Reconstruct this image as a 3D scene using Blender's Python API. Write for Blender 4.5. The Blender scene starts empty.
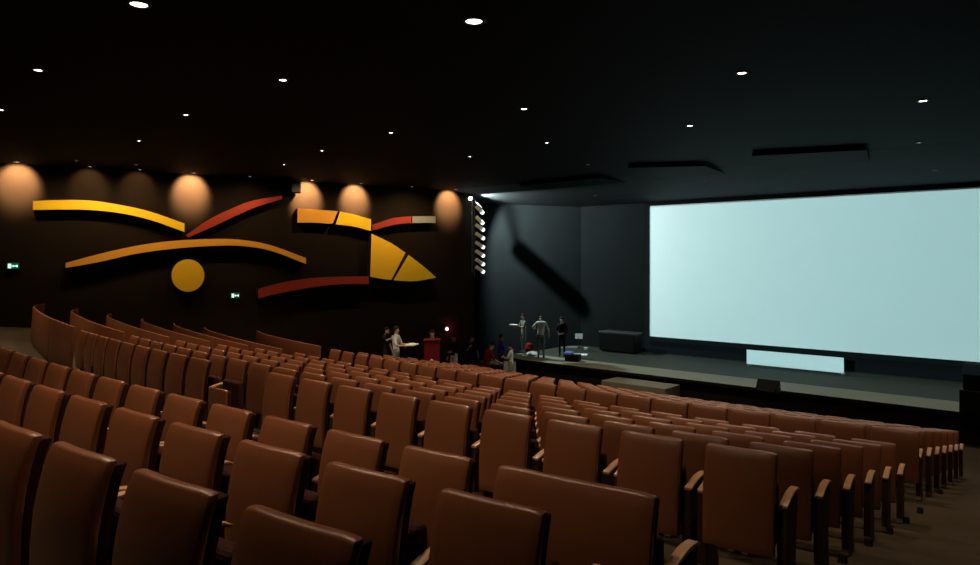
import bpy, bmesh, math, random
from mathutils import Vector, Matrix
random.seed(7)
C = bpy.context.scene.collection
SC = bpy.context.scene
EZ = 4.9                                   # camera height above the lowest floor

# ------------------------------------------------------------------ camera
cam_d = bpy.data.cameras.new('camera')
cam = bpy.data.objects.new('camera', cam_d); C.objects.link(cam)
cam_d.sensor_width = 36.0; cam_d.lens = 36.0 * 700 / 980
cam_d.shift_y = -21.5 / 980
cam.location = (0, 0, EZ)
YAW = math.radians(41.35)
cam.rotation_euler = (math.radians(90), 0, YAW)
cam_d.clip_end = 200
SC.camera = cam
AX = (-math.sin(YAW), math.cos(YAW)); RT = (math.cos(YAW), math.sin(YAW))

# ------------------------------------------------------------------ world, exposure, large lights
W = bpy.data.worlds.new('world'); SC.world = W; W.use_nodes = True
W.node_tree.nodes['Background'].inputs[0].default_value = (0.9, 0.8, 0.7, 1)
W.node_tree.nodes['Background'].inputs[1].default_value = 0.002
SC.view_settings.view_transform = 'Standard'
SC.view_settings.look = 'None'
SC.view_settings.exposure = 0.0
SC.view_settings.gamma = 1.0
SC.view_settings.use_curve_mapping = False

P_PROJ = 24500          # projector beam on the screen
P_DOWN = 560            # each house downlight
P_FLOOD = 2400          # stage flood
P_ART = 140  # unseen fill lamps added for the wall art
P_WASH = 1900            # wall washers
WARM = (1.0, 0.76, 0.50)
COOL = (0.80, 1.0, 0.97)

def light(name, kind, loc, target, power, color, size=0.05, spot=None, blend=0.5, parent=None):
    d = bpy.data.lights.new(name, kind); d.energy = power; d.color = color
    if kind in ('SPOT', 'POINT'): d.shadow_soft_size = size
    if spot: d.spot_size = math.radians(spot); d.spot_blend = blend
    o = bpy.data.objects.new(name, d); C.objects.link(o)
    v = Vector(target) - Vector(loc)
    o.rotation_euler = v.to_track_quat('-Z', 'Y').to_euler()
    if parent:
        o.parent = parent; o.location = Vector(loc) - parent.location
    else: o.location = loc
    return o

# screen rectangle (x0, x1, z0, z1) in the plane y = YS
YS = 27.0; SX0, SX1, SZ0, SZ1 = -14.62, -1.40, -3.21, 2.35
# projector in the booth behind the house: a rectangular beam (a projector's gate)
PL = Vector((-8.0, -4.5, 2.55)); PT = Vector((-8.0, YS, -0.45))
proj = light('projector_beam', 'SPOT', PL, PT, P_PROJ, (0.54, 0.93, 0.95), 0.02, 36, 0.0)
pd = proj.data; pd.use_nodes = True
nt = pd.node_tree; nt.nodes.clear()
out = nt.nodes.new('ShaderNodeOutputLight'); em = nt.nodes.new('ShaderNodeEmission')
geo = nt.nodes.new('ShaderNodeTexCoord'); sep = nt.nodes.new('ShaderNodeSeparateXYZ')
def mth(op, a, b=None):
    n = nt.nodes.new('ShaderNodeMath'); n.operation = op
    for i, v in enumerate((a, b)):
        if v is None: continue
        if isinstance(v, (int, float)): n.inputs[i].default_value = v
        else: nt.links.new(v, n.inputs[i])
    return n.outputs[0]
nt.links.new(geo.outputs['Normal'], sep.inputs[0])
az = mth('ABSOLUTE', sep.outputs['Z'])
dx = mth('ABSOLUTE', mth('DIVIDE', sep.outputs['X'], az))
dy = mth('ABSOLUTE', mth('ADD', mth('DIVIDE', sep.outputs['Y'], az), 0.40 / (PT - PL).length))
dist = (PT - PL).length
mx = mth('LESS_THAN', dx, 6.85 / dist)
my = mth('LESS_THAN', dy, 3.16 / dist)
nt.links.new(mth('MULTIPLY', mx, my), em.inputs['Strength'])
nt.links.new(em.outputs[0], out.inputs[0])

# ------------------------------------------------------------------ materials
def mat(name, col, rough=0.6, spec=0.3, noise=0.0, nscale=20.0, emit=None, estr=0.0, bump=0.0, bscale=200.0, metal=0.0, col2=None):
    m = bpy.data.materials.new(name); m.use_nodes = True
    t = m.node_tree; b = t.nodes['Principled BSDF']
    b.inputs['Base Color'].default_value = (*col, 1); b.inputs['Roughness'].default_value = rough
    b.inputs['Specular IOR Level'].default_value = spec; b.inputs['Metallic'].default_value = metal
    tc = None
    if noise > 0 or bump > 0:
        tc = t.nodes.new('ShaderNodeTexCoord')
    if noise > 0:
        n = t.nodes.new('ShaderNodeTexNoise'); n.inputs['Scale'].default_value = nscale; n.inputs['Detail'].default_value = 5
        t.links.new(tc.outputs['Object'], n.inputs['Vector'])
        r = t.nodes.new('ShaderNodeMix'); r.data_type = 'RGBA'
        c2 = col2 or tuple(c * (1 - noise) for c in col)
        r.inputs['A'].default_value = (*c2, 1); r.inputs['B'].default_value = (*[min(1, c * (1 + noise)) for c in col], 1)
        t.links.new(n.outputs['Fac'], r.inputs['Factor']); t.links.new(r.outputs['Result'], b.inputs['Base Color'])
    if bump > 0:
        n2 = t.nodes.new('ShaderNodeTexNoise'); n2.inputs['Scale'].default_value = bscale; n2.inputs['Detail'].default_value = 3
        t.links.new(tc.outputs['Object'], n2.inputs['Vector'])
        bp = t.nodes.new('ShaderNodeBump'); bp.inputs['Strength'].default_value = bump; bp.inputs['Distance'].default_value = 0.01
        t.links.new(n2.outputs['Fac'], bp.inputs['Height']); t.links.new(bp.outputs['Normal'], b.inputs['Normal'])
    if emit:
        b.inputs['Emission Color'].default_value = (*emit, 1); b.inputs['Emission Strength'].default_value = estr
        m.cycles.emission_sampling = 'NONE'
    return m

M = dict(
    carpet=mat('carpet', (0.060, 0.044, 0.027), 0.95, 0.1, 0.25, 3.0, bump=0.3, bscale=150),
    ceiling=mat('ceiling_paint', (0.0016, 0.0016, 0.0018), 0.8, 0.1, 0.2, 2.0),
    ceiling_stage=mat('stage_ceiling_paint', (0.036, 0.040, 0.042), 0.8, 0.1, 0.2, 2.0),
    wall=mat('dark_wall_cladding', (0.014, 0.0092, 0.0058), 0.8, 0.05, 0.2, 1.5, bump=0.1, bscale=40),
    stage_wall=mat('charcoal_drape', (0.0105, 0.0125, 0.0140), 0.9, 0.1, 0.25, 1.2),
    black=mat('black_masking', (0.006, 0.006, 0.007), 0.9, 0.1, 0.2, 5.0),
    blackp=mat('black_plastic', (0.005, 0.005, 0.0055), 0.6, 0.15, 0.2, 30.0),
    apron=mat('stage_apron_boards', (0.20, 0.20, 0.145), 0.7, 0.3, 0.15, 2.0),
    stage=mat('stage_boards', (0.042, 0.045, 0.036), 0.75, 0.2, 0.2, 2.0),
    riser=mat('stage_front_board', (0.012, 0.010, 0.009), 0.8, 0.2, 0.2, 4.0),
    step=mat('grey_step_carpet', (0.20, 0.19, 0.15), 0.9, 0.1, 0.15, 8.0),
    screen=mat('white_screen', (0.86, 0.86, 0.86), 0.95, 0.0, 0.02, 1.0),
    white=mat('white_board', (0.88, 0.90, 0.90), 0.8, 0.1, 0.02, 3.0),
    leather=mat('brown_leather', (0.185, 0.063, 0.026), 0.34, 0.6, 0.12, 6.0, bump=0.12, bscale=260),
    cushion=mat('dark_red_upholstery', (0.035, 0.009, 0.006), 0.9, 0.15, 0.2, 40.0, bump=0.15, bscale=300),
    pad=mat('tan_wood', (0.46, 0.25, 0.14), 0.4, 0.4, 0.15, 25.0),
    side=mat('dark_brown_side', (0.045, 0.020, 0.012), 0.55, 0.3, 0.15, 15.0),
    veneer=mat('red_brown_veneer', (0.16, 0.05, 0.02), 0.45, 0.35, 0.2, 4.0),
    yellow=mat('yellow_paint', (0.88, 0.56, 0.010), 0.6, 0.3, 0.05, 3.0),
    amber=mat('amber_paint', (0.80, 0.36, 0.035), 0.6, 0.3, 0.05, 3.0),
    gold=mat('gold_paint', (0.95, 0.55, 0.02), 0.6, 0.3, 0.05, 3.0),
    red=mat('red_paint', (0.33, 0.03, 0.014), 0.6, 0.3, 0.08, 3.0),
    greyw=mat('pale_grey_paint', (0.27, 0.26, 0.245), 0.6, 0.3, 0.05, 3.0),
    edge=mat('dark_panel_edge', (0.03, 0.018, 0.012), 0.7, 0.2, 0.1, 5.0),
    lens=mat('lit_lens', (1, 1, 1), 0.4, 0.2, emit=(1.0, 0.96, 0.86), estr=14.0),
    lensdim=mat('dim_lit_lens', (0.6, 0.6, 0.6), 0.4, 0.2, emit=(0.85, 0.95, 1.0), estr=0.9),
    lenswarm=mat('warm_lit_lens', (1, 0.9, 0.8), 0.4, 0.2, emit=(1.0, 0.78, 0.5), estr=1.6),
    lenscool=mat('cool_lit_lens', (1, 1, 1), 0.4, 0.2, emit=(0.85, 1.0, 0.97), estr=12.0),
    rack_lens=mat('rack_lens', (0.9, 0.95, 0.95), 0.4, 0.2, emit=(0.85, 0.97, 1.0), estr=1.3),
    trim=mat('fixture_trim', (0.05, 0.05, 0.05), 0.5, 0.4, 0.1, 30.0),
    whitem=mat('white_enamel', (0.82, 0.84, 0.84), 0.5, 0.3, 0.05, 30.0),
    exitg=mat('exit_green', (0.0, 0.05, 0.035), 0.5, 0.2, emit=(0.0, 0.12, 0.075), estr=0.55),
    exitw=mat('exit_white', (0.8, 1, 0.95), 0.5, 0.2, emit=(0.62, 1.0, 0.88), estr=1.0),
    pink=mat('pink_lamp', (1, 0.7, 0.7), 0.5, 0.2, emit=(1.0, 0.55, 0.6), estr=3.0),
    crimson=mat('crimson_cloth', (0.13, 0.003, 0.010), 0.8, 0.2, 0.15, 8.0),
    skin=mat('skin', (0.55, 0.33, 0.23), 0.6, 0.3, 0.05, 30.0),
    hair=mat('dark_hair', (0.012, 0.009, 0.007), 0.7, 0.3, 0.2, 60.0),
    wshirt=mat('white_cotton', (0.62, 0.63, 0.60), 0.9, 0.1, 0.08, 20.0),
    gshirt=mat('grey_cotton', (0.62, 0.64, 0.62), 0.9, 0.1, 0.08, 20.0),
    blue=mat('blue_cotton', (0.05, 0.05, 0.42), 0.9, 0.1, 0.08, 20.0),
    redc=mat('red_cotton', (0.18, 0.014, 0.010), 0.9, 0.1, 0.08, 20.0),
    dark=mat('dark_cotton', (0.015, 0.015, 0.018), 0.9, 0.1, 0.1, 20.0),
    jeans=mat('blue_green_denim', (0.10, 0.17, 0.19), 0.9, 0.1, 0.15, 30.0),
    khaki=mat('grey_green_trousers', (0.22, 0.25, 0.21), 0.9, 0.1, 0.1, 20.0),
    bluecloth=mat('bright_blue_cloth', (0.18, 0.25, 0.75), 0.8, 0.2, 0.2, 15.0),
)

# ------------------------------------------------------------------ mesh helpers
def link(name, bm, mats, parent=None, loc=(0, 0, 0), rot=(0, 0, 0), smooth=False):
    me = bpy.data.meshes.new(name)
    bmesh.ops.recalc_face_normals(bm, faces=bm.faces)
    bm.to_mesh(me); bm.free()
    for m in (mats if isinstance(mats, (list, tuple)) else [mats]): me.materials.append(m)
    if smooth:
        for p in me.polygons: p.use_smooth = True
    if name in ('backrest', 'back_cushion', 'armrest', 'panel_section'):
        me.shade_smooth(); me.set_sharp_from_angle(angle=math.radians(35))
    o = bpy.data.objects.new(name, me); C.objects.link(o)
    o.location = loc; o.rotation_euler = rot
    if parent: o.parent = parent
    return o

def thing(name, label, cat, loc=(0, 0, 0), rz=0.0, group=None):
    o = bpy.data.objects.new(name, None); C.objects.link(o); o.empty_display_size = 0.2
    o.location = loc; o.rotation_euler = (0, 0, rz)
    return tag(o, label, cat, group)

def tag(o, label, cat, group=None):
    o['label'] = label; o['category'] = cat
    if group: o['group'] = group
    return o

def struct(o):
    o['kind'] = 'structure'; return o

def box(bm, x0, x1, y0, y1, z0, z1, bevel=0.0, seg=2):
    vs = [bm.verts.new(p) for p in ((x0,y0,z0),(x1,y0,z0),(x1,y1,z0),(x0,y1,z0),(x0,y0,z1),(x1,y0,z1),(x1,y1,z1),(x0,y1,z1))]
    fs = [bm.faces.new([vs[i] for i in f]) for f in ((0,3,2,1),(4,5,6,7),(0,1,5,4),(1,2,6,5),(2,3,7,6),(3,0,4,7))]
    if bevel > 0:
        es = list({e for f in fs for e in f.edges})
        bmesh.ops.bevel(bm, geom=es, offset=bevel, segments=seg, profile=0.5, affect='EDGES')
    return bm

def nb(): return bmesh.new()
def bx(*a, **k): return box(nb(), *a, **k)

def lathe(prof, n=24, bm=None):
    bm = bm or nb(); rings = []
    for r, z in prof:
        if r < 1e-6: rings.append([bm.verts.new((0, 0, z))])
        else: rings.append([bm.verts.new((r*math.cos(2*math.pi*i/n), r*math.sin(2*math.pi*i/n), z)) for i in range(n)])
    for a, b in zip(rings, rings[1:]):
        for i in range(n):
            j = (i+1) % n
            if len(a) == 1 and len(b) == 1: continue
            if len(a) == 1: bm.faces.new((a[0], b[i], b[j]))
            elif len(b) == 1: bm.faces.new((a[i], b[0], a[j]))
            else: bm.faces.new((a[i], b[i], b[j], a[j]))
    return bm

def tube(p, q, r, n=10, bm=None):
    bm = bm or nb(); p = Vector(p); q = Vector(q); d = (q-p).normalized()
    u = d.orthogonal().normalized(); v = d.cross(u); R = []
    for c in (p, q): R.append([bm.verts.new(c + r*(math.cos(2*math.pi*i/n)*u + math.sin(2*math.pi*i/n)*v)) for i in range(n)])
    for i in range(n):
        j = (i+1) % n; bm.faces.new((R[0][i], R[0][j], R[1][j], R[1][i]))
    bm.faces.new(R[0][::-1]); bm.faces.new(R[1])
    return bm

def prism(pts, depth_vec, bm=None):
    """closed polygon (3-D points) extruded by depth_vec; front face gets material 0, the rest material 1"""
    bm = bm or nb(); dv = Vector(depth_vec)
    a = [bm.verts.new(p) for p in pts]; b = [bm.verts.new(Vector(p) + dv) for p in pts]
    f = bm.faces.new(a); f.material_index = 0
    g = bm.faces.new(b[::-1]); g.material_index = 1
    n = len(pts)
    for i in range(n):
        j = (i+1) % n; h = bm.faces.new((a[i], b[i], b[j], a[j])); h.material_index = 1
    return bm

def pix(u, v):
    """bearing of an image position: plan direction per unit depth, and height per unit depth"""
    k = (u - 490) / 700.0
    return (AX[0] + k*RT[0], AX[1] + k*RT[1], (261 - v) / 700.0)

# ------------------------------------------------------------------ hall shape
XC, RR = -8.0, 52.0
def sag(x): return (x - XC)**2 / (2*RR)
FL = [(-8, -1.40), (-0.6, -1.52), (0.74, -1.65), (1.56, -1.80), (2.38, -1.95), (2.9, -2.03), (4.0, -2.13), (4.33, -2.19),
      (8.83, -3.04), (9.4, -3.11), (10.0, -3.13), (10.3, -3.165), (15.7, -4.19), (19.0, -4.72), (40, -4.8)]
def floor_z(x, y):
    t = y - sag(x)
    for (a, za), (b, zb) in zip(FL, FL[1:]):
        if t <= b: return za + (zb - za) * max(0, (t - a)) / (b - a)
    return FL[-1][1]
CZ = 3.07
def ceil_z(y):
    return CZ if y < 21.6 else CZ - (CZ - 2.46) * min(1.0, (y - 21.6) / 5.4)
W0 = Vector((-26, 6.3)); WD = Vector((4.9, 16.5)).normalized(); WN = Vector((WD.y, -WD.x))
WEND = Vector((-21.1, 22.8))
def on_wall(u, v, off):
    r = pix(u, v); t = (W0.dot(WN) + off) / (r[0]*WN.x + r[1]*WN.y)
    return Vector((r[0]*t, r[1]*t, r[2]*t))
def at_height(u, v, z):
    r = pix(u, v); t = z / r[2]
    return Vector((r[0]*t, r[1]*t, z))
def at_y(u, v, y):
    r = pix(u, v); t = y / r[1]
    return Vector((r[0]*t, y, r[2]*t))

# floor
bm = nb(); NX, NY = 80, 150; X0, X1, Y0, Y1 = -31.0, 13.0, -7.0, 30.0
g = [[bm.verts.new((X0+(X1-X0)*i/NX, Y0+(Y1-Y0)*j/NY, floor_z(X0+(X1-X0)*i/NX, Y0+(Y1-Y0)*j/NY))) for j in range(NY+1)] for i in range(NX+1)]
for i in range(NX):
    for j in range(NY): bm.faces.new((g[i][j], g[i+1][j], g[i+1][j+1], g[i][j+1]))
struct(link('floor', bm, M['carpet'], smooth=True))
# ceiling: flat over the house, sloping down over the stage
def slab_poly(pts, th=0.25):
    return prism(pts, (0, 0, th))
struct(link('ceiling', slab_poly([(-31, -7, CZ), (13, -7, CZ), (13, 21.6, CZ), (-31, 21.6, CZ)]), [M['ceiling'], M['ceiling']]))
struct(link('ceiling_stage', slab_poly([(-31, 21.6, CZ), (13, 21.6, CZ), (13, 27.4, ceil_z(27)), (-31, 27.4, ceil_z(27))]), [M['ceiling_stage'], M['ceiling_stage']]))
# left wall
def wall(name, p, q, z0, z1, m, th=0.25):
    p = Vector(p); q = Vector(q); d = (q-p).normalized(); n = Vector((-d.y, d.x)) * th
    bm = nb()
    prism([(p.x, p.y, z0), (q.x, q.y, z0), (q.x, q.y, z1), (p.x, p.y, z1)], (n.x, n.y, 0), bm)
    return struct(link(name, bm, [m, m]))
wb = W0 - WD * 14.0
wall('wall_left', wb, WEND, -5.0, CZ, M['wall'])
wall('wall_back', (12.9, -6.8), (-31, -6.8), -2.2, CZ, M['wall'], -0.2)
mir = lambda p: (2*XC - p[0], p[1])
wall('wall_right', mir(WEND), mir(wb), -5.0, CZ, M['wall'])
# stage walls either side of the screen, and the masking round the screen
wall('wall_stage_left', (-22.6, 24.6), (-18.2, YS+0.05), -5.0, CZ, M['stage_wall'])
wall('wall_stage_front_left', (-18.2, YS+0.05), (SX0-0.25, YS+0.05), -5.0, CZ, M['stage_wall'])
wall('wall_left_return', WEND, (-22.6, 24.6), -5.0, CZ, M['black'])
wall('wall_stage_right', (SX1+0.25, YS+0.05), (6.6, 24.6), -5.0, CZ, M['stage_wall'])
wall('wall_right_return', (6.6, 24.6), mir(WEND), -5.0, CZ, M['black'])
wall('wall_screen', (SX0-0.25, YS+0.05), (SX1+0.25, YS+0.05), -5.0, CZ, M['black'])

# stage: deck with a rounded front left corner
ZS = -3.90
def deck(yf, yb, xl, xr, rc):
    pts = [(xl, yb)]
    for i in range(9):
        a = math.pi + (math.pi/2) * i/8
        pts.append((xl + rc + rc*math.cos(a), yf + rc + rc*math.sin(a)))
    pts += [(xr, yf), (xr, yb)]
    return pts
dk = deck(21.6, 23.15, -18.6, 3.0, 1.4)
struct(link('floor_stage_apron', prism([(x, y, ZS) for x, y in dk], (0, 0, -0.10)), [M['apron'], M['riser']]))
dk2 = deck(21.72, 23.15, -18.48, 2.9, 1.4)
struct(link('trim_stage_front', prism([(x, y, ZS-0.10) for x, y in dk2], (0, 0, -0.85)), [M['riser'], M['riser']]))
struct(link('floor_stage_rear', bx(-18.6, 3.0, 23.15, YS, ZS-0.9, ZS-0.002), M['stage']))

# projection screen with black border
scr = thing('projection_screen', 'wide white projection screen lit on the black end wall', 'screen', (-8.0, YS-0.05, ZS))
link('screen_fabric', bx(SX0+8, SX1+8, -0.02, 0.0, SZ0-ZS, SZ1-ZS), M['screen'], scr)
fb = 0.20
for (x0, x1, z0, z1) in ((SX0-fb, SX0, SZ0-fb, SZ1+0.12), (SX1, SX1+fb, SZ0-fb, SZ1+0.12), (SX0, SX1, SZ1, SZ1+0.12), (SX0, SX1, SZ0-fb, SZ0)):
    link('masking_border', bx(x0+8, x1+8, -0.05, 0.0, z0-ZS, z1-ZS), M['black'], scr)
# white strip panel under the screen, standing on two feet
p0 = at_y(747, 350, 25.9); p1 = at_y(844, 358, 25.9)
st = thing('stage_signboard', 'low white rectangular board standing on stage below the screen', 'board', ((p0.x+p1.x)/2, 25.9, ZS))
hw = (p1.x-p0.x)/2
link('board', bx(-hw, hw, -0.03, 0.0, 0.07, 0.60), M['white'], st)
for s in (-1, 1): link('foot', bx(s*(hw-0.05)-0.03, s*(hw-0.05)+0.03, -0.028, 0.25, 0.0, 0.08), M['whitem'], st)

# ------------------------------------------------------------------ theatre seats
def seat_y(z):                    # back profile, reclined with a straighter top
    P = [(0.24, -0.232), (0.40, -0.236), (0.52, -0.233), (0.64, -0.223), (0.74, -0.206), (0.84, -0.180), (0.92, -0.150)]
    for (a, ya), (b, yb) in zip(P, P[1:]):
        if z <= b: return ya + (yb-ya)*(z-a)/(b-a)
    return P[-1][1]
def back_shell(w, z0, z1, y_out, th, curve=0.018, rc=0.016, nx=10, nz=10, bev=0.012):
    """board following the back profile, hollowed towards the sitter, with rounded top corners"""
    bm = nb(); F = []; B = []
    for k in range(nz+1):
        z = z0 + (z1-z0)*k/nz; rf = []; rb = []
        for i in range(nx+1):
            s = -1 + 2*i/nx; x = s*w/2
            zz = z
            if k == nz and i in (0, nx): zz = z - rc*0.6; x *= 1 - 0.3*rc/w
            if k == nz and i in (1, nx-1): zz = z - rc*0.10
            y = seat_y(z) + y_out + curve*s*s
            rf.append(bm.verts.new((x, y, zz))); rb.append(bm.verts.new((x, y+th, zz)))
        F.append(rf); B.append(rb)
    for k in range(nz):
        for i in range(nx):
            bm.faces.new((F[k][i], F[k][i+1], F[k+1][i+1], F[k+1][i])); bm.faces.new((B[k][i], B[k+1][i], B[k+1][i+1], B[k][i+1]))
    rim = []
    for i in range(nx):
        for k in (0, nz): rim.append(bm.faces.new((F[k][i], B[k][i], B[k][i+1], F[k][i+1])))
    for k in range(nz):
        for i in (0, nx): rim.append(bm.faces.new((F[k][i], F[k+1][i], B[k+1][i], B[k][i])))
    bmesh.ops.recalc_face_normals(bm, faces=bm.faces)
    es = [e for e in bm.edges if len(e.link_faces) == 2 and e.calc_face_angle(0) > 1.0]
    bmesh.ops.bevel(bm, geom=es, offset=bev, segments=2, profile=0.5, affect='EDGES')
    return bm
def pan_bm(w):                    # tipped-up seat cushion
    bm = nb(); box(bm, -w/2, w/2, -0.055, 0.035, 0.0, 0.42, 0.03, 3)
    for v in bm.verts: v.co = Vector((v.co.x, v.co.y - 0.02 - 0.02*(v.co.z-0.1), v.co.z + 0.27))
    return bm
def arm_bm(s, w):                 # arched arm pad
    bm = nb(); n = 10; x0, x1 = s*(w/2+0.010), s*(w/2+0.066); T = []; 
    for i in range(n+1):
        t = i/n; y = -0.16 + 0.41*t
        zt = 0.580 + 0.040*math.sin(math.pi*min(1, t*1.02)*0.80) ; zb = zt - 0.024
        if i == n: zt -= 0.016
        T.append([bm.verts.new((x0, y, zt)), bm.verts.new((x1, y, zt)), bm.verts.new((x1, y, zb)), bm.verts.new((x0, y, zb))])
    for a, b in zip(T, T[1:]):
        for i in range(4):
            j = (i+1) % 4; bm.faces.new((a[i], a[j], b[j], b[i]))
    bm.faces.new(T[0]); bm.faces.new(T[-1][::-1])
    bmesh.ops.recalc_face_normals(bm, faces=bm.faces)
    es = [e for e in bm.edges if e.calc_face_angle(0) > 1.0]
    bmesh.ops.bevel(bm, geom=es, offset=0.007, segments=2, profile=0.5, affect='EDGES')
    return bm
def side_bm(s, w):                # side panel under the arm, with a foot
    x0, x1 = s*(w/2+0.002), s*(w/2+0.062)
    pr = [(-0.19, -0.05), (0.14, -0.05), (0.14, 0.02), (0.11, 0.06), (0.12, 0.25), (0.15, 0.40), (0.18, 0.50), (0.18, 0.575), (-0.15, 0.56), (-0.165, 0.40), (-0.17, 0.25), (-0.16, 0.06), (-0.19, 0.02)]
    bm = prism([(x0, y, z) for y, z in pr], (x1-x0, 0, 0))
    for f in bm.faces: f.material_index = 0
    return bm

LEG = {}
def make_seat(kind, loc, rz):
    """one seat of a kind with its parts"""
    w, top, bw = {'std': (0.47, 0.92, 0.47), 'wide': (0.47, 0.92, 0.56), 'double': (0.84, 0.92, 0.84), 'low': (0.42, 0.62, 0.42)}[kind]
    t = thing('theatre_seat', '', 'seat', loc, rz)
    link('backrest', back_shell(bw, 0.25, top, -0.036, 0.042), M['leather'], t)
    link('back_cushion', back_shell(bw-0.010, 0.30, top-0.020, 0.006, 0.046, bev=0.010), M['cushion'], t)
    link('seat_pan', pan_bm(w-0.04), M['cushion'], t)
    for s in (() if kind == 'low' else (-1, 1)):
        link('armrest', arm_bm(s, w), M['pad'], t)
        link('side_panel', side_bm(s, w), M['side'], t)
    if kind == 'low': link('pedestal', bx(-0.06, 0.06, -0.12, 0.06, -0.05, 0.30, bevel=0.01), M['side'], t)
    return t
def dup(root, loc, rz):
    r = root.copy(); C.objects.link(r); r.location = loc; r.rotation_euler = (0, 0, rz)
    for ch in root.children:
        c = ch.copy(); C.objects.link(c); c.parent = r
    return r
PROTO = {}
def seat(kind, x, y0, label, group):
    y = y0 + 0.17 + sag(x); rz = math.atan2(x - XC, RR); loc = (x, y, floor_z(x, y - 0.17))
    if kind not in PROTO:
        t = make_seat(kind, loc, rz); PROTO[kind] = t
    else: t = dup(PROTO[kind], loc, rz)
    t['label'] = label; t['group'] = group
    return t
ORD = 'first second third fourth fifth sixth seventh eighth ninth tenth eleventh twelfth thirteenth fourteenth fifteenth sixteenth seventeenth eighteenth nineteenth twentieth'.split()
ORD += ['twenty-' + o for o in ORD[:9]]
PITCH = 0.635
def row(xr, xl, y0, where, group, special=None, skip=(), pitch=PITCH, kindf=None):
    """seats from the right-aisle end (back's right edge at xr) leftwards to xl"""
    x = xr; n = 0; i = 0
    while True:
        kind = (special or {}).get(i, 'std')
        if kindf and kind == 'std': kind = kindf(x)
        w = {'std': 0.47, 'wide': 0.47, 'double': 0.84, 'low': 0.47}[kind]
        c = x - w/2
        if c - w/2 < xl: break
        if i not in skip:
            what = {'std': 'brown tall-backed seat', 'wide': 'brown broad-backed seat', 'double': 'extra-wide brown seat', 'low': 'low-backed brown seat'}[kind]
            seat(kind, c, y0, f'{what}, {ORD[n]} from the right aisle, {where}', group)
            n += 1
        x -= w + (pitch - 0.47); i += 1
A = [(2.38, -1.50, -11.0, 'third-nearest row', {0: 'double'}), (1.56, -1.50, -7.6, 'second-nearest row', {}), (0.74, -1.50, -4.9, 'nearest row', {})]
for y0, xr, xl, wh, sp in A: row(xr, xl, y0, wh + ' of the near block', 'seats in the near block', sp)
RN = ['back row', 'second row', 'third row', 'fourth row', 'fifth row', 'front row']
for k in range(6):
    y0 = 4.33 + 0.9*k; xr = -(1.346 + 0.043*(y0+0.4)) - 0.10
    sp, sk = {}, ()
    if k == 0: sp = {10: 'low'}; sk = (9,)
    if k == 5: sp = {10: 'double'}
    row(xr, -14.7, y0, RN[k] + ' of the middle block', 'seats in the middle block', sp, sk)
RN = ['back row', 'second row', 'third row', 'fourth row', 'fifth row', 'sixth row', 'front row']
for k in range(7):
    y0 = 10.3 + 0.9*k; xr = -(1.346 + 0.043*(y0+0.4)) - 0.10
    row(xr, -15.35, y0, RN[k] + ' of the front block', 'seats in the front block', pitch=0.625, kindf=(lambda x: 'wide' if x > -9.4 else 'std') if k == 0 else None)

# curved timber row ends on the far left
def curved_panel(name, xa, xb, y0, th, zt, x_end, zb=0.02, n=10):
    bm = nb(); T = []
    for i in range(n+1):
        x = xa + (xb-xa)*i/n; y = y0 + 0.04 + (x-XC)**2/114.0; dx = (x-XC)/57.0
        e = x_end + 2.5 - x
        if e > 0: y += 0.05*e*e; dx -= 0.10*e
        nx_, ny_ = -dx/math.hypot(1, dx), 1/math.hypot(1, dx)
        z = floor_z(x, y); lean = -0.06
        T.append([bm.verts.new((x+nx_*o, y+ny_*o, z+h)) for o, h in ((0, zb), (-lean, zt), (th-lean, zt), (th, zb))])
    for a, b in zip(T, T[1:]):
        for i in range(4):
            j = (i+1) % 4; bm.faces.new((a[i], a[j], b[j], b[i]))
    bm.faces.new(T[0]); bm.faces.new(T[-1][::-1])
    bmesh.ops.recalc_face_normals(bm, faces=bm.faces)
    es = [e for e in bm.edges if len(e.link_faces) == 2 and e.calc_face_angle(0) > 1.0]
    bmesh.ops.bevel(bm, geom=es, offset=0.010, segments=2, profile=0.5, affect='EDGES')
    return bm
cuts = [(-14.85, -17.2), (-17.215, -20.6), (-20.615, -24.0)]
rl = ["the middle block's " + q for q in ('back row', 'second row', 'third row', 'fourth row', 'fifth row', 'front row')] + ["the front block's back row"]
for k in range(7):
    y0 = 4.33 + 0.9*k - 0.06 if k < 6 else 10.3 - 0.06
    scale = 1.0 - 0.045*k if k < 6 else 0.58
    a = thing('row_end_panel', f'curved brown timber panel at the far left end of {rl[k]}', 'panel', (-18.0, y0+sag(-18.0), floor_z(-18.0, y0+sag(-18.0))), 0, 'curved row ends at the left wall')
    X_A = -14.85 if k < 6 else -15.5
    for xa, xb in cuts:
        xa2 = X_A + (xa+14.85)*scale; xb2 = X_A + (xb+14.85)*scale
        o = link('panel_section', curved_panel('p', xa2, xb2, y0, 0.05, 0.92, X_A + (-24.0+14.85)*scale), M['veneer'], a, smooth=False)
        o.data.transform(Matrix.Translation(-a.location))

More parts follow.
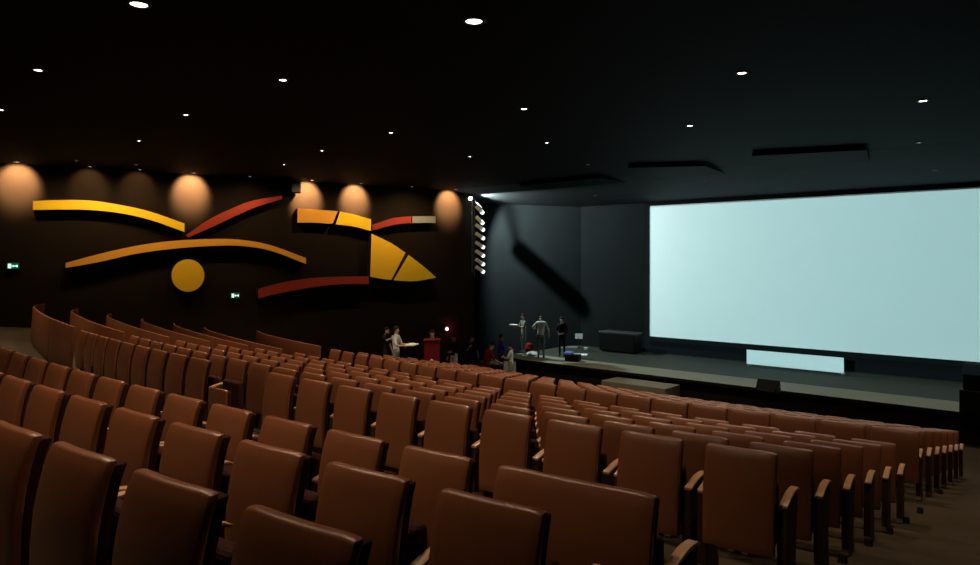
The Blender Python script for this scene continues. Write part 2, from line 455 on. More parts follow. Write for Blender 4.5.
# small black wedges added for the dark shadow and foot patches at row ends
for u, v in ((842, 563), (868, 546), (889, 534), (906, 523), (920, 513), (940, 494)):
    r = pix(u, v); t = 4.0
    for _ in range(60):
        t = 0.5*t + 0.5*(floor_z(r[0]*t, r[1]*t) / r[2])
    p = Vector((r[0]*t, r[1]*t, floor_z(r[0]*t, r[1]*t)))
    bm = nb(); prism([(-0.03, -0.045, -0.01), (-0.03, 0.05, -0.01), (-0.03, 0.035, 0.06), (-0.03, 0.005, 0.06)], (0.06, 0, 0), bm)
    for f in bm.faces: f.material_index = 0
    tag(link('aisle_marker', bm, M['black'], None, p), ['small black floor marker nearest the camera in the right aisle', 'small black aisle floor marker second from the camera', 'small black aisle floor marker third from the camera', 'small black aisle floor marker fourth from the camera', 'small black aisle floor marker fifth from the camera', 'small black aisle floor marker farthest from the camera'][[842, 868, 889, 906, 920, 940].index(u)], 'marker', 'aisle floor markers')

# ------------------------------------------------------------------ wall art on the left wall
def smooth_line(pts, n=6):
    P = [Vector((*p, 0)) for p in pts]; P = [2*P[0]-P[1]] + P + [2*P[-1]-P[-2]]; o = []
    for i in range(1, len(P)-2):
        for k in range(n):
            t = k/n; a, b, c, d = P[i-1:i+3]
            o.append(0.5*((2*b) + (c-a)*t + (2*a-5*b+4*c-d)*t*t + (3*b-a-3*c+d)*t**3))
    o.append(P[-2]); return [(v.x, v.y) for v in o]
def art(name, top, bot, m, parent=None, off=0.34, depth=0.30, label=None):
    """a solid panel standing off the left wall; top and bottom edges run left to right"""
    out = smooth_line(top) + smooth_line(bot)[::-1]
    pts = [on_wall(u, v, off) for u, v in out]
    base = parent.location if parent else sum(pts, Vector())/len(pts)
    bm = prism([p - base for p in pts], (-WN.x*depth, -WN.y*depth, 0))
    o = link(name, bm, [m, M['edge']], parent, (0, 0, 0) if parent else base)
    if label: tag(o, label, 'wall art', 'abstract wall art panels')
    return o
art('wall_art_arc', [(33,201),(60,200),(90,200.5),(120,204.8),(150.5,211.7),(184.5,223.5)], [(33,210),(60,209.5),(90,210),(120,213.2),(150.5,220),(184.5,232)], M['yellow'], label='yellow curved band at the upper left of the wall art')
art('wall_art_arc', [(186,235.5),(210,219),(240,205),(258,199.5),(282,195.5)], [(188,237.5),(210,228),(240,214),(258,206.5),(282,199)], M['red'], label='thin red curved band rising beside the yellow band')
art('wall_art_arc', [(65.6,263),(99,254),(135,246),(171,241),(210,239),(240,239.7),(270,245),(306,258)], [(65.6,268),(99,262),(135,254),(171,249),(210,246),(240,245.9),(270,250.5),(306,264)], M['amber'], label='long amber arched band over the yellow disc')
disc = [on_wall(188 + 16.4*math.cos(a*math.pi/32), 275.5 + 16.2*math.sin(a*math.pi/32), 0.30) for a in range(64)]
base = sum(disc, Vector())/64
tag(link('wall_art_disc', prism([p-base for p in disc], (-WN.x*0.26, -WN.y*0.26, 0)), [M['gold'], M['edge']], None, base), 'round golden yellow disc on the left wall', 'wall art', 'abstract wall art panels')
b1 = on_wall(334, 216, 0.34)
band = thing('wall_art_band', 'short orange and yellow band split by a slanted gap', 'wall art', b1, 0, 'abstract wall art panels')
art('band_section', [(297.5,208.7),(318,209.6),(337.8,211.2)], [(297.5,222.6),(315,222.8),(332.7,223.8)], M['amber'], band)
art('band_section', [(340,211.5),(355,214.6),(371,219.3)], [(335.7,224.2),(353,226.6),(371,231)], M['yellow'], band)
b2 = on_wall(398, 262, 0.34)
leaf = thing('wall_art_leaf', 'pointed leaf shape in two yellow halves on the left wall', 'wall art', b2, 0, 'abstract wall art panels')
art('leaf_section', [(371.5,233.7),(390.4,242.7),(405.5,252.7)], [(370.2,276.7),(380,278.6),(391.4,279.9)], M['gold'], leaf)
art('leaf_section', [(408.5,254.8),(423,266),(436,277.3)], [(393.4,280.3),(414.5,281.2),(436,277.7)], M['yellow'], leaf)
b3 = on_wall(400, 221, 0.34)
arc = thing('wall_art_arc', 'red curved band with a pale grey right tip', 'wall art', b3, 0, 'abstract wall art panels')
art('band_section', [(372.4,225.2),(390.4,218.7),(401,217),(411.5,216.3)], [(372.4,230.7),(390.4,225.6),(401,223.8),(411.5,223)], M['red'], arc)
art('band_tip', [(412.3,216.3),(424,216.2),(435.5,216.3)], [(412.3,223),(424,222.9),(435.5,223)], M['greyw'], arc)['label'] = 'pale grey tip'
art('wall_art_arc', [(258,289.3),(285,282.4),(315,278),(345,276.7),(369,276.4)], [(258.6,298.4),(276,294),(309,287.8),(339,284.4),(369,284)], M['red'], label='low red curved band left of the pointed leaf')

# wall speaker, exit signs
p = on_wall(295, 187.5, 0.28)
rz = math.atan2(WN.y, WN.x) + math.pi/2          # local -y looks into the room
sp = thing('wall_speaker', 'small black loudspeaker high on the wall between two light pools', 'speaker', p, rz)
link('cabinet', bx(-0.19, 0.19, -0.14, 0.14, -0.21, 0.21, bevel=0.02), M['blackp'], sp)
link('grille', bx(-0.16, 0.16, -0.155, -0.14, -0.18, 0.18), M['trim'], sp)
link('bracket', bx(-0.05, 0.05, 0.14, 0.29, -0.05, 0.05), M['trim'], sp)
def exit_sign(u, v, label):
    p = on_wall(u, v, 0.10)
    t = thing('exit_sign', label, 'sign', p, rz, 'green exit signs'); t.scale = (0.75, 1, 0.75)
    link('housing', bx(-0.22, 0.22, -0.045, 0.10, -0.135, 0.135, bevel=0.01), M['trim'], t)
    link('sign_face', bx(-0.20, 0.20, -0.052, -0.044, -0.115, 0.115), M['exitg'], t)
    bm = nb(); box(bm, -0.17, -0.055, -0.058, -0.051, -0.095, 0.095)            # the lit doorway
    link('door_symbol', bm, M['exitw'], t)
    bm = nb()                                                               # running figure and arrow
    box(bm, 0.02, 0.15, -0.058, -0.051, -0.022, 0.022)
    prism([(0.02, -0.058, 0.06), (0.02, -0.058, -0.06), (-0.04, -0.058, 0.0)], (0, 0.006, 0), bm)
    for a in range(1): box(bm, 0.11, 0.165, -0.058, -0.051, -0.045, 0.045)
    for f in bm.faces: f.material_index = 0
    link('arrow_symbol', bm, M['exitw'], t)
exit_sign(13, 266, 'lit green exit sign on the wall at the far left edge')
exit_sign(235, 295.5, 'lit green exit sign on the wall right of the yellow disc')

# ------------------------------------------------------------------ ceiling lamps
def downlight(x, y, label, power, r=0.075, lens='lens', spot=98, warm=WARM, group='round downlights in the dark ceiling', tgt=None, blend=0.6):
    z = ceil_z(y)
    t = thing('ceiling_downlight', label, 'ceiling light', (x, y, z), 0, group)
    link('trim_ring', lathe([(r*1.45, 0.0), (r*1.45, -0.018), (r*1.05, -0.028), (r*1.0, -0.02), (r*1.0, 0.0)]), M['trim'], t, smooth=True)
    link('lens', lathe([(0, -0.022), (r*0.6, -0.021), (r*0.99, -0.014), (r*0.99, 0.0)]), M[lens], t, smooth=True)
    if power > 0:
        light('downlight_lamp', 'SPOT', (x, y, z-0.06), tgt or (x, y, z-5), power, warm, r, spot, blend, t)
    return t
vis = [(139,3,0.13,'large bright downlight at the top of the ceiling, left of the brightest'), (474,20,0.14,'largest and brightest downlight, near the top middle of the ceiling'),
    (38,69,0.085,'bright downlight near the upper left corner of the ceiling'), (283,79,0.085,'bright downlight between the two largest ceiling lamps'),
    (186,114,0.075,'downlight below and left of the brightest lamps, over the yellow band'), (1,109,0.075,'downlight at the far left edge of the ceiling'),
    (139,140,0.07,'small downlight above the long yellow band'), (391,132,0.075,'downlight above the red and grey curved band'),
    (322,150,0.07,'downlight above the orange split band'), (284,164,0.065,'small downlight just above the wall speaker'),
    (524,108,0.085,'bright downlight right of the middle of the ceiling'), (547,142,0.075,'downlight just below the bright one at mid ceiling'),
    (470,156,0.075,'downlight above the stage light rack'), (742,72,0.095,'bright downlight high above the projection screen'),
    (690,125,0.09,'downlight above the left half of the screen'), (923,100,0.10,'bright downlight above the right half of the screen')]
for u, v, r, lb in vis:
    p = at_height(u, v, CZ)
    downlight(p.x, p.y, lb, P_DOWN*{139: 0.5, 38: 0.5, 1: 0.6, 923: 0.5, 742: 0.65, 690: 0.8, 524: 0.8, 547: 0.8}.get(u, 1.0), r*0.74)
dim = [(919,142,0.06,'small faint lamp below the bright right downlight'), (588,164,0.05,'tiny faint ceiling lamp left of the screen'),
    (76,160,0.05,'tiny faint ceiling lamp over the left end of the yellow band'), (136,164,0.05,'tiny faint ceiling lamp over the right end of the yellow band')]
for u, v, r, lb in dim:
    p = at_height(u, v, CZ); downlight(p.x, p.y, lb, {919: 0.8*P_DOWN, 588: 1.15*P_DOWN}.get(u, 0), r, 'lensdim', group='faint ceiling lamps')
for u, v, lb in ((703,181,'tiny faint lamp in the sloping ceiling above the screen'), (596,196,'tiny faint lamp in the ceiling near the stage wall'), (935,170,'tiny faint lamp in the ceiling above the right of the screen')):
    z = 2.7
    for _ in range(30):
        p = at_height(u, v, z); z = 0.5*z + 0.5*ceil_z(p.y)
    downlight(p.x, p.y, lb, 0, 0.05, 'lensdim', group='faint ceiling lamps')
# the grid carries on out of view, with lamps added to brighten near seats
for x, y, k in [(-1.7,6.7,0.4), (-5.0,3.2,0.3), (-0.2,11.2,0.3), (-6.0,0.0,0.28), (-2.6,1.6,0.28), (-5.2,1.2,0.55), (-3.8,-3.3,0.1), (-10.2,0.0,0.3), (-8.0,-3.3,0.15), (-12.2,-3.3,0.15), (-14.5,0.2,0.3), (-21.0,4.4,1.1)]:
    downlight(x, y, 'round downlight in the ceiling over the back of the house' if y < 4 else 'round downlight in the ceiling over the front seats', P_DOWN*k, 0.085, group='downlights out of view')

# wall washers: small lamps close to the left wall
for u, scal, spill, lens, lb in ((17, 1.0, 0.8, 'lenswarm', 'warm wall lamp at the far left making a glow'), (90, 0.05, 1.5, 'lensdim', 'dim wall lamp over the yellow band'), (140, 0.04, 1.3, 'lensdim', 'dim wall lamp over the right of the yellow band'),
        (194, 1.3, 1.0, 'lenswarm', 'warm wall lamp above the meeting of yellow and red bands'), (250, 0.0, 1.2, 'lensdim', 'faint wall lamp over the thin red band'), (312, 1.3, 0.9, 'lenswarm', 'warm wall lamp right of the wall speaker'), (361, 1.2, 1.5, 'lenswarm', 'warm wall lamp above the split orange band'),
        (412, 0.0, 1.9, 'lensdim', 'faint wall lamp above the pale grey tip'), (456, 1.0, 0.4, 'lenswarm', 'warm wall lamp beside the stage corner')):
    p = on_wall(u, 165, 0.70); x, y = p.x, p.y
    foot = (x - WN.x*0.70, y - WN.y*0.70, CZ - 0.48)
    t = downlight(x, y, lb, P_WASH*scal, 0.07, lens, 80, (1.0, 0.60, 0.29), 'warm lamps along the left wall', foot, 0.6)
    # an added, unseen wider fill beam set further out brightens the art
    light('art_lamp', 'SPOT', (x + WN.x*0.95, y + WN.y*0.95, CZ-0.07), (x - WN.x*0.70, y - WN.y*0.70, CZ-2.8), P_ART*spill, (1.0, 0.70, 0.36), 0.05, 120, 1.0)

# dark acoustic panels under the ceiling near the stage
for pts, lb in (([(752,156),(866,150),(872,170),(796,181)], 'dark hanging ceiling panel above the right of the screen'), ([(628,168),(705,166),(744,181),(676,187)], 'dark hanging ceiling panel above the left edge of the screen'), ([(520,186),(600,178),(650,186),(560,194)], 'dark hanging ceiling panel above the stage corner')):
    P = [at_height(u, v, CZ-0.14) for u, v in pts]; b = sum(P, Vector())/4
    tag(link('ceiling_panel', prism([q-b for q in P], (0, 0, 0.10)), [M['ceiling'], M['ceiling']], None, b), lb, 'ceiling panel', 'dark acoustic panels under the ceiling')

# ------------------------------------------------------------------ stage light flood and the rack of fixtures
fp = at_height(467.5, 197.5, 2.80)
fp = Vector((-20.98, 22.62, 2.77))
fl = thing('stage_floodlight', 'bright white floodlight at the ceiling corner above the fixture rack', 'stage light', fp)
aim = Vector((-17.0, 27.5, -0.8)) - fp
q = aim.to_track_quat('-Z', 'Y').to_euler()
link('housing', lathe([(0, 0.20), (0.07, 0.20), (0.11, 0.12), (0.11, 0.012), (0.095, 0.012), (0.095, 0.10), (0, 0.10)], 20), M['trim'], fl, (0, 0, 0), q, True)
link('lens', lathe([(0, -0.012), (0.06, -0.006), (0.094, 0.03), (0, 0.032)], 20), M['lenscool'], fl, (0, 0, 0), q, True)
link('lamp_globe', lathe([(0, -0.085), (0.06, -0.06), (0.085, 0), (0.06, 0.06), (0, 0.085)], 18), M['lenscool'], fl, (0.0, -0.10, -0.02), smooth=True)
link('yoke', tube((0, 0, 0.05), (0, 0, ceil_z(fp.y+0.02)-2.77-0.005), 0.02), M['trim'], fl)
L0 = fp + aim.normalized()*0.06
light('flood_lamp', 'SPOT', L0, L0 + aim, P_FLOOD, COOL, 0.015, 116, 0.35, fl)
# bar added before the lamp to throw the slanted shadow on the drape
A1, B1 = Vector((-22.6, 24.6)), Vector((-18.2, YS+0.05)); D1 = (B1-A1).normalized(); N1 = Vector((D1.y, -D1.x))
def on_drape(u, v):
    r = pix(u, v); t = A1.dot(N1) / (r[0]*N1.x + r[1]*N1.y); return Vector((r[0]*t, r[1]*t, r[2]*t))
e1, e2 = on_drape(518, 249), on_drape(582, 306)
c1, c2 = L0 + (e1-L0)*0.08 - fp, L0 + (e2-L0)*0.08 - fp
link('barn_door', tube(c1, c2, 0.034), M['blackp'], fl)
link('barn_door_arm', tube(c1, (0.0, -0.02, 0.16), 0.008), M['blackp'], fl)
# strip added to stand for the flood-lit end edge of the left wall
struct(link('trim_corner', bx(-0.01, 0.025, -0.06, 0.0, -0.5, 2.70), M['trim'], None, (WEND.x+0.0, WEND.y-0.0, 0)))
# rack
rp = at_y(474.5, 240, 22.35)
rk = thing('light_rack', 'vertical pipe hung at the stage corner carrying white fixtures', 'pipe', (rp.x, rp.y, -0.75))
link('pipe', tube((0, 0, 0), (0, 0, ceil_z(22.35)+0.75-0.02), 0.022), M['trim'], rk)
for k in range(5): link('clamp', bx(-0.04, 0.04, -0.04, 0.04, 0.3+0.7*k, 0.36+0.7*k), M['trim'], rk)
vs = [208.5, 219, 226.5, 235, 244, 252.5, 261, 268.5]
nm = ['topmost', 'second from the top', 'third from the top', 'fourth from the top', 'fourth from the bottom', 'third from the bottom', 'second from the bottom', 'lowest']
for k, v in enumerate(vs):
    z = (261 - v)/700 * (rp.x*AX[0] + rp.y*AX[1])
    f = thing('rack_fixture', f'white stage light fixture on the corner rack, {nm[k]}', 'stage light', (rp.x + RT[0]*0.17, rp.y + RT[1]*0.17, z), YAW, 'white fixtures on the corner rack')
    tilt = (0, math.radians(45 if k < 2 else 34), 0)
    bm = nb(); box(bm, -0.15, 0.15, -0.09, 0.09, -0.075, 0.075, 0.02)
    link('fixture_body', bm, M['whitem'], f, (0, 0, 0), tilt)
    bm = lathe([(0, 0.0), (0.08, 0.0), (0.095, 0.07), (0.085, 0.07), (0.07, 0.01), (0, 0.01)], 16)
    bm.transform(Matrix.Translation((0.14, 0, 0)) @ Matrix.Rotation(math.radians(90), 4, 'Y'))
    link('fixture_hood', bm, M['whitem'], f, (0, 0, 0), tilt, True)
    bm = lathe([(0, 0.19), (0.06, 0.18), (0.082, 0.13), (0.085, 0.02), (0, 0.02)], 16)  # glowing dome added so the white fixtures look bright
    bm.transform(Matrix.Translation((0.14, 0, 0)) @ Matrix.Rotation(math.radians(90), 4, 'Y'))
    link('lens', bm, M['rack_lens'], f, (0, 0, 0), tilt, True)
    link('bracket', tube((-0.17, 0, 0), (-0.05, 0, 0), 0.018), M['trim'], f)

# ------------------------------------------------------------------ stage furniture
def ground(u, v, z): return at_height(u, v, z)
p = ground(768, 391.5, ZS)
wd = thing('stage_monitor', 'small black wedge loudspeaker on the stage front edge', 'speaker', p, 0)
bm = prism([(-0.30, -0.16, 0), (-0.30, 0.22, 0), (-0.30, 0.16, 0.34), (-0.30, -0.02, 0.36), (-0.30, -0.16, 0.12)], (0.60, 0, 0))
for f in bm.faces: f.material_index = 0
link('cabinet', bm, M['blackp'], wd)
bm = nb(); box(bm, -0.26, 0.26, -0.165, -0.155, 0.03, 0.11); link('grille', bm, M['trim'], wd)
for s in (-1, 1): link('handle', bx(s*0.31-0.012, s*0.31+0.012, 0.0, 0.10, 0.15, 0.19), M['trim'], wd)
p = ground(969, 415, ZS)
ls = thing('loudspeaker_stack', 'tall black loudspeaker at the right end of the stage front', 'speaker', (p.x+0.24, p.y+0.3, ZS))
link('subwoofer', bx(-0.45, 0.45, -0.3, 0.4, 0.0, 0.62, bevel=0.02), M['blackp'], ls)
link('top_cabinet', bx(-0.38, 0.38, -0.26, 0.35, 0.625, 1.28, bevel=0.03), M['black'], ls)
link('grille', bx(-0.32, 0.32, -0.275, -0.258, 0.67, 1.24), M['black'], ls)
p = at_y(621.5, 350, 26.3)
fc = thing('flight_case', 'large black equipment case on stage left of the screen', 'case', (p.x, 26.2, ZS))
link('case_body', bx(-0.85, 0.85, -0.35, 0.35, 0.06, 0.80, bevel=0.02), M['blackp'], fc)
link('case_lid', bx(-0.86, 0.86, -0.36, 0.36, 0.80, 0.88, bevel=0.02), M['trim'], fc)
for sx in (-1, 1):
    for sy in (-1, 1): link('caster', lathe([(0, 0), (0.04, 0), (0.04, 0.06), (0, 0.06)], 12), M['trim'], fc, (sx*0.72, sy*0.26, 0))
# steps up to the stage
sp = thing('stage_steps', 'low grey steps against the stage front behind the front seats', 'steps', (-11.7, 21.0, floor_z(-11.7, 20.8)))
zb = floor_z(-11.7, 20.8)
link('upper_tread', bx(-1.3, 1.1, -0.45, 0.58, 0.0, -4.10-zb, bevel=0.012), M['step'], sp)
link('lower_tread', bx(-1.3, 1.3, -0.80, -0.46, 0.0, (-4.10-zb)*0.5, bevel=0.012), M['step'], sp)
# small clutter on the stage
p = ground(572.5, 361, ZS)
tb = thing('equipment_bag', 'black equipment case with bright blue cloth on top on stage', 'case', p, 0.3)
link('case_body', bx(-0.26, 0.30, -0.2, 0.2, 0, 0.27, bevel=0.03), M['blackp'], tb)
bm = nb(); box(bm, -0.30, 0.02, -0.22, 0.12, 0.255, 0.36, 0.04, 3); link('blue_cloth', bm, M['bluecloth'], tb)
p = ground(580, 355, ZS)
tag(link('white_sheet', bx(-0.30, 0.30, -0.25, 0.25, 0, 0.03, bevel=0.01), M['bluecloth'] if 0 else M['white'], None, p, (0, 0, 0.5)), 'pale flat sheet lying on stage behind the blue cloth', 'sheet')
p = ground(569, 348.2, ZS)
tag(link('white_batten', bx(-0.38, 0.38, -0.04, 0.04, 0, 0.06, bevel=0.008), M['gshirt'], None, p, (0, 0, 0.72)), 'long thin pale batten lying at the back of the stage', 'batten')
p = ground(586, 349.5, ZS)
tag(link('small_box', bx(-0.09, 0.09, -0.07, 0.07, 0, 0.10, bevel=0.01), M['gshirt'], None, p, (0, 0, 0.3)), 'tiny pale box on stage near the black equipment case', 'box')
p = ground(533, 355, ZS)
tag(link('cloth_bundle', lathe([(0, 0), (0.25, 0), (0.28, 0.05), (0.2, 0.12), (0.08, 0.16), (0, 0.165)], 14), M['wshirt'], None, p, (0, 0, 0)), 'white cloth heap beside the feet of the standing man', 'cloth')
p = ground(529, 351, ZS)
tag(link('red_bag', lathe([(0, 0), (0.15, 0), (0.19, 0.12), (0.14, 0.30), (0.05, 0.36), (0, 0.37)], 14), M['redc'], None, p), 'dull red bag standing behind the white cloth heap', 'bag')
# music stand with a pale sheet
p = ground(578.5, 351.5, ZS)
ms = thing('music_stand', 'thin dark music stand with a pale sheet on stage', 'music stand', p, 0.5)
link('pole', tube((0, 0, 0.05), (0, 0, 0.62), 0.012), M['trim'], ms)
for a in range(3): link('leg', tube((0, 0, 0.18), (0.26*math.cos(a*2.1), 0.26*math.sin(a*2.1), 0.01), 0.010), M['trim'], ms)
link('sheet', bx(-0.16, 0.16, -0.015, 0.015, 0.55, 0.78), M['gshirt'], ms, (0, 0, 0), (math.radians(-15), 0, 0))

# red lectern at the foot of the left wall
lz = lambda x, y: floor_z(x, y)
def stand_at(u, y):
    r = pix(u, 0); t = y/r[1]; x = r[0]*t; return Vector((x, y, floor_z(x, y)))
p = stand_at(432, 16.4)
lc = thing('lectern', 'red cloth-covered lectern at the foot of the left wall', 'lectern', p, 0.75)
link('body', bx(-0.25, 0.25, -0.2, 0.2, 0.0, 1.50, bevel=0.02), M['crimson'], lc)
link('top_board', bx(-0.28, 0.28, -0.24, 0.24, 1.50, 1.55, bevel=0.01), M['redc'], lc, (0, 0, 0))
bm = lathe([(0, 0), (0.035, 0), (0.045, 0.012), (0, 0.014)], 16); bm.transform(Matrix.Translation((0, -0.205, 0.86)) @ Matrix.Rotation(math.radians(90), 4, 'X'))
link('emblem', bm, M['whitem'], lc)['label'] = 'small white emblem'
# pink lamp on the wall
p = on_wall(447, 329, 0.16)
lp = thing('wall_lamp', 'small glowing pink lamp at the foot of the left wall', 'lamp', p, rz)
link('backplate', bx(-0.08, 0.08, 0.06, 0.16, -0.1, 0.1), M['trim'], lp)
link('globe', lathe([(0, -0.07), (0.05, -0.05), (0.07, 0), (0.05, 0.05), (0, 0.07)], 14), M['pink'], lp, smooth=True)
light('pink_glow', 'POINT', p + Vector((WN.x*0.12, WN.y*0.12, 0)), p, 5, (1, 0.12, 0.16), 0.05, parent=lp)

# ------------------------------------------------------------------ people
BASE = dict(pelvis=(0,0,.94), spine=(0,0,1.12), chest=(0,.0,1.34), neck=(0,.0,1.49), jaw=(0,.03,1.56), head=(0,.025,1.65), crown=(0,.01,1.73),
    shl=(-.17,0,1.42), ell=(-.24,-.02,1.14), wrl=(-.25,.08,.90), hal=(-.25,.10,.83), shr=(.17,0,1.42), elr=(.24,-.02,1.14), wrr=(.25,.08,.90), har=(.25,.10,.83),
    hil=(-.09,0,.90), knl=(-.10,.02,.49), anl=(-.10,-.01,.09), tol=(-.11,.16,.035), hir=(.09,0,.90), knr=(.10,.02,.49), anr=(.10,-.01,.09), tor=(.11,.16,.035))
RAD = dict(pelvis=(.145,.105), spine=(.125,.095), chest=(.155,.11), neck=(.055,.058), jaw=(.062,.072), head=(.078,.092), crown=(.055,.06),
    sh=(.07,.07), el=(.043,.043), wr=(.029,.029), ha=(.034,.022), hi=(.10,.10), kn=(.058,.06), an=(.04,.042), to=(.038,.03))
EDG = [('pelvis','spine','top'),('spine','chest','top'),('chest','neck','top'),('neck','jaw','skin'),('jaw','head','skin'),('head','crown','skin')]
for s in 'lr':
    EDG += [('chest','sh'+s,'top'),('sh'+s,'el'+s,'sleeve'),('el'+s,'wr'+s,'fore'),('wr'+s,'ha'+s,'skin'),('pelvis','hi'+s,'leg'),('hi'+s,'kn'+s,'leg'),('kn'+s,'an'+s,'leg'),('an'+s,'to'+s,'shoe')]
def person(label, loc, rz, tops, legs, pose=None, sleeves=False, scale=1.0, hair='dark'):
    J = {k: Vector(v) for k, v in BASE.items()}
    for k, v in (pose or {}).items(): J[k] = Vector(v)
    t = thing('person', label, 'person', loc, rz)
    bm = nb(); sk = bm.verts.layers.skin.verify(); V = {}
    for k, c in J.items():
        v = bm.verts.new(c); r = RAD.get(k) or RAD[k[:2]]
        v[sk].radius = r; v[sk].use_root = (k == 'pelvis'); V[k] = v
    segs = []
    for a, b, kind in EDG:
        bm.edges.new((V[a], V[b])); segs.append((J[a], J[b], kind))
    # five fingers each side
    for s, sg in (('l', -1), ('r', 1)):
        w, h = J['wr'+s], J['ha'+s]; d = (h-w).normalized(); side = d.cross(Vector((sg, 0.2, 0))).normalized(); pn = d.cross(side)
        for i, ln in enumerate((0.055, 0.075, 0.082, 0.076, 0.06)):
            if i == 0: a = w + d*0.03 + side*0.035; b = a + (d*0.6 + side*0.8).normalized()*ln; c = b + d*0.02
            else: a = h + d*0.02 + side*(0.03 - 0.020*(i-1)); b = a + d*ln*0.6; c = b + (d + pn*0.4*sg).normalized()*ln*0.4
            pv = V['ha'+s] if i else V['wr'+s]
            for q, rr in ((a, .010), (b, .009), (c, .007)):
                nv = bm.verts.new(q); nv[sk].radius = (rr, rr); bm.edges.new((pv, nv)); pv = nv
            segs.append((a, c, 'skin'))
    me = bpy.data.meshes.new('body'); bm.to_mesh(me); bm.free()
    tmp = bpy.data.objects.new('tmp', me); C.objects.link(tmp)
    tmp.modifiers.new('s', 'SKIN'); sb = tmp.modifiers.new('d', 'SUBSURF'); sb.levels = 1; sb.render_levels = 1
    dg = bpy.context.evaluated_depsgraph_get(); ev = tmp.evaluated_get(dg)
    body = bpy.data.meshes.new_from_object(ev)
    bpy.data.objects.remove(tmp)
    body.name = 'body'; body.materials.clear()
    for m in (tops, legs, M['skin'], M['blackp']): body.materials.append(m)
    code = dict(top=0, sleeve=0, fore=0 if sleeves else 2, leg=1, skin=2, shoe=3)
    for p in body.polygons:
        c = p.center; best = (9, 2)
        for a, b, kind in segs:
            ab = b-a; tt = max(0, min(1, (c-a).dot(ab)/ab.length_squared)); dd = (a+ab*tt-c).length
            if dd < best[0]: best = (dd, code[kind])
        p.material_index = best[1]; p.use_smooth = True
    # face: nose, ears, eyes and mouth joined into the body
    bm = nb(); bm.from_mesh(body); hd = J['head']; f = (J['head']-J['neck']).normalized()
    fw = (Vector((0, 1, 0)) - f*f.y).normalized(); rt = fw.cross(f).normalized()
    def ball(c, r, mi):
        res = bmesh.ops.create_icosphere(bm, subdivisions=1, radius=r, matrix=Matrix.Translation(c))
        for v in res['verts']:
            for fc_ in v.link_faces: fc_.material_index = mi
    ball(hd + fw*0.092 - f*0.015, 0.017, 2)
    for s in (-1, 1):
        ball(hd + rt*s*0.078 - f*0.01, 0.022, 2); ball(hd + fw*0.082 + rt*s*0.032 + f*0.012, 0.010, 3)
    ball(hd + fw*0.076 - f*0.060, 0.014, 3)
    bm.to_mesh(body); bm.free()
    o = bpy.data.objects.new('body', body); C.objects.link(o); o.parent = t
    hb = nb(); bmesh.ops.create_icosphere(hb, subdivisions=2, radius=0.100)
    for v in hb.verts:
        q = v.co.copy()
        if q.y > 0.03 and q.z < 0.045: v.co = q*0.72
        if q.z < -0.05: v.co = q*0.8
    hr = link('hair', hb, M['hair'], t, hd + f*0.022 - fw*0.012, (0, 0, 0), True)
    hr.rotation_euler = f.to_track_quat('Z', 'Y').to_euler() if f.z < 0.9 else (0, 0, 0)
    t.scale = (scale,)*3
    return t
def merge(base, **k): d = dict(base); d.update(k); return d
BENT = dict(neck=(0,.07,1.46), jaw=(0,.14,1.50), head=(0,.18,1.57), crown=(0,.20,1.64), chest=(0,.02,1.34))
# man on stage seen from behind
p = ground(541, 358.5, ZS)
person('person in grey-white T-shirt and blue-green jeans standing on stage, back turned', p, YAW-0.1, M['gshirt'], M['jeans'],
    merge(BENT, ell=(-.34,.02,1.20), wrl=(-.30,.22,1.18), hal=(-.27,.29,1.18), elr=(.30,.0,1.16), wrr=(.31,.06,.95), har=(.31,.08,.88)))
# dark person standing on stage behind the equipment case
p = ground(562, 357, ZS)
person('person in dark clothes standing on stage behind the equipment case', p, YAW+math.pi-0.3, M['dark'], M['dark'], dict(wrl=(-.12,.2,1.05), hal=(-.06,.24,1.05), wrr=(.12,.2,1.05), har=(.06,.24,1.05)), True, 0.92)
# person at the stage corner holding white papers
p = ground(523.5, 353.5, ZS)
person('person in pale patterned top standing at the stage corner holding white papers', p, YAW+math.pi/2+0.4, M['khaki'], M['khaki'],
    dict(elr=(.22,.12,1.18), wrr=(.18,.34,1.22), har=(.16,.41,1.22), ell=(-.22,.12,1.18), wrl=(-.18,.34,1.22), hal=(-.16,.41,1.22)), False, 0.95)
pp = p + Vector((-RT[0]*0.43, -RT[1]*0.43, 1.19))
tag(link('white_papers', bx(-0.17, 0.17, -0.12, 0.12, -0.035, 0.035), M['white'], None, pp, (0, 0, YAW)), 'white papers held at the stage corner', 'papers')
# group on the floor left of the stage
def fl_at(u, y): return stand_at(u, y)
p = fl_at(501, 21.1)
person('person in bright blue shirt standing on the floor left of the stage', p, YAW-math.pi/2+0.3, M['blue'], M['dark'], dict(elr=(.22,.10,1.16), wrr=(.20,.30,1.16), har=(.19,.37,1.17)), True, 1.04)
p = fl_at(511, 20.2)
person('person in white shirt facing the one in the bright blue shirt', p, YAW+math.pi/2-0.2, M['wshirt'], M['khaki'], dict(ell=(-.20,.12,1.16), wrl=(-.10,.26,1.2), hal=(-.06,.32,1.2)), False, 0.93)
p = fl_at(486, 20.4)
SIT = dict(pelvis=(0,0,.50), spine=(0,.03,.70), chest=(0,.09,.90), neck=(0,.15,1.03), jaw=(0,.20,1.09), head=(0,.22,1.17), crown=(0,.21,1.25),
    shl=(-.17,.10,.97), shr=(.17,.10,.97), ell=(-.24,.20,.72), elr=(.24,.20,.72), wrl=(-.18,.40,.62), hal=(-.16,.46,.60), wrr=(.18,.40,.62), har=(.16,.46,.60),
    hil=(-.09,.03,.47), hir=(.09,.03,.47), knl=(-.12,.42,.50), knr=(.12,.42,.50), anl=(-.12,.40,.09), anr=(.12,.40,.09), tol=(-.12,.56,.035), tor=(.12,.56,.035))
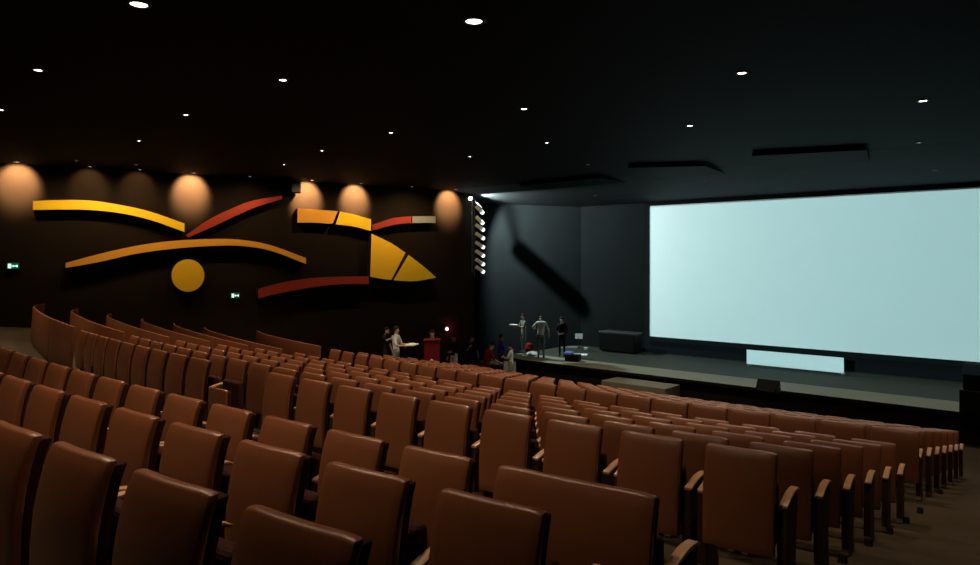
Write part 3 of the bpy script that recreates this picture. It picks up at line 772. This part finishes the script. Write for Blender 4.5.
person('person in red top sitting on a crate, bent forward, by the front seats', p, YAW-1.2, M['redc'], M['dark'], SIT, False, 1.22)
ct = tag(link('crate', bx(-0.22, 0.22, -0.2, 0.2, 0.0, 0.46, bevel=0.015), M['blackp'], None, p + Vector((0, 0, 0)), (0, 0, YAW-1.2)), 'black crate under the sitting person in red', 'crate')
p = fl_at(472, 20.6)
person('person in black with a pale bare forearm standing left of the one in red', p, YAW+math.pi+0.5, M['dark'], M['dark'], dict(elr=(.26,.04,1.16), wrr=(.24,.22,1.32), har=(.22,.27,1.36)), False, 0.98)
p = fl_at(454, 19.4)
person('person in dark clothes with a pale front standing right of the pink lamp', p, YAW+math.pi-0.7, M['dark'], M['gshirt'], dict(wrl=(-.1,.22,1.1), hal=(-.04,.26,1.1)), True, 1.0)
r_ = pix(432.5, 0); pl = fl_at(432.3, 17.0)
person('person standing behind the red lectern, only head and shoulders showing', pl, YAW+math.pi, M['dark'], M['dark'], dict(wrl=(-.13,.2,1.08), hal=(-.08,.26,1.1), wrr=(.13,.2,1.08), har=(.08,.26,1.1)), True, 1.05)
p = fl_at(396, 15.2)
person('person in white shirt and grey trousers holding out a white tray', p, YAW-math.pi/2-0.25, M['wshirt'], M['khaki'],
    dict(ell=(-.24,.10,1.16), wrl=(-.16,.33,1.16), hal=(-.14,.40,1.16), elr=(.24,.10,1.16), wrr=(.16,.33,1.16), har=(.14,.40,1.16)), False, 1.02)
fa = YAW-math.pi/2-0.25; fwd = Vector((-math.sin(fa), math.cos(fa), 0))
tag(link('white_tray', bx(-0.26, 0.26, -0.15, 0.15, -0.02, 0.03, bevel=0.01), M['white'], None, p + fwd*0.55 + Vector((0, 0, 1.20)), (0, 0, fa)), 'white tray held out by the person in the white shirt', 'tray')
p = fl_at(386.5, 15.9)
person('person in dark clothes reaching out beside the white shirt', p, YAW+math.pi+1.2, M['dark'], M['dark'], dict(elr=(.26,.14,1.30), wrr=(.2,.34,1.40), har=(.19,.41,1.41)), False, 0.98)

# lift everything so the lowest floor lies near zero
for o in SC.objects:
    if o.parent is None and o is not cam: o.location.z += EZ
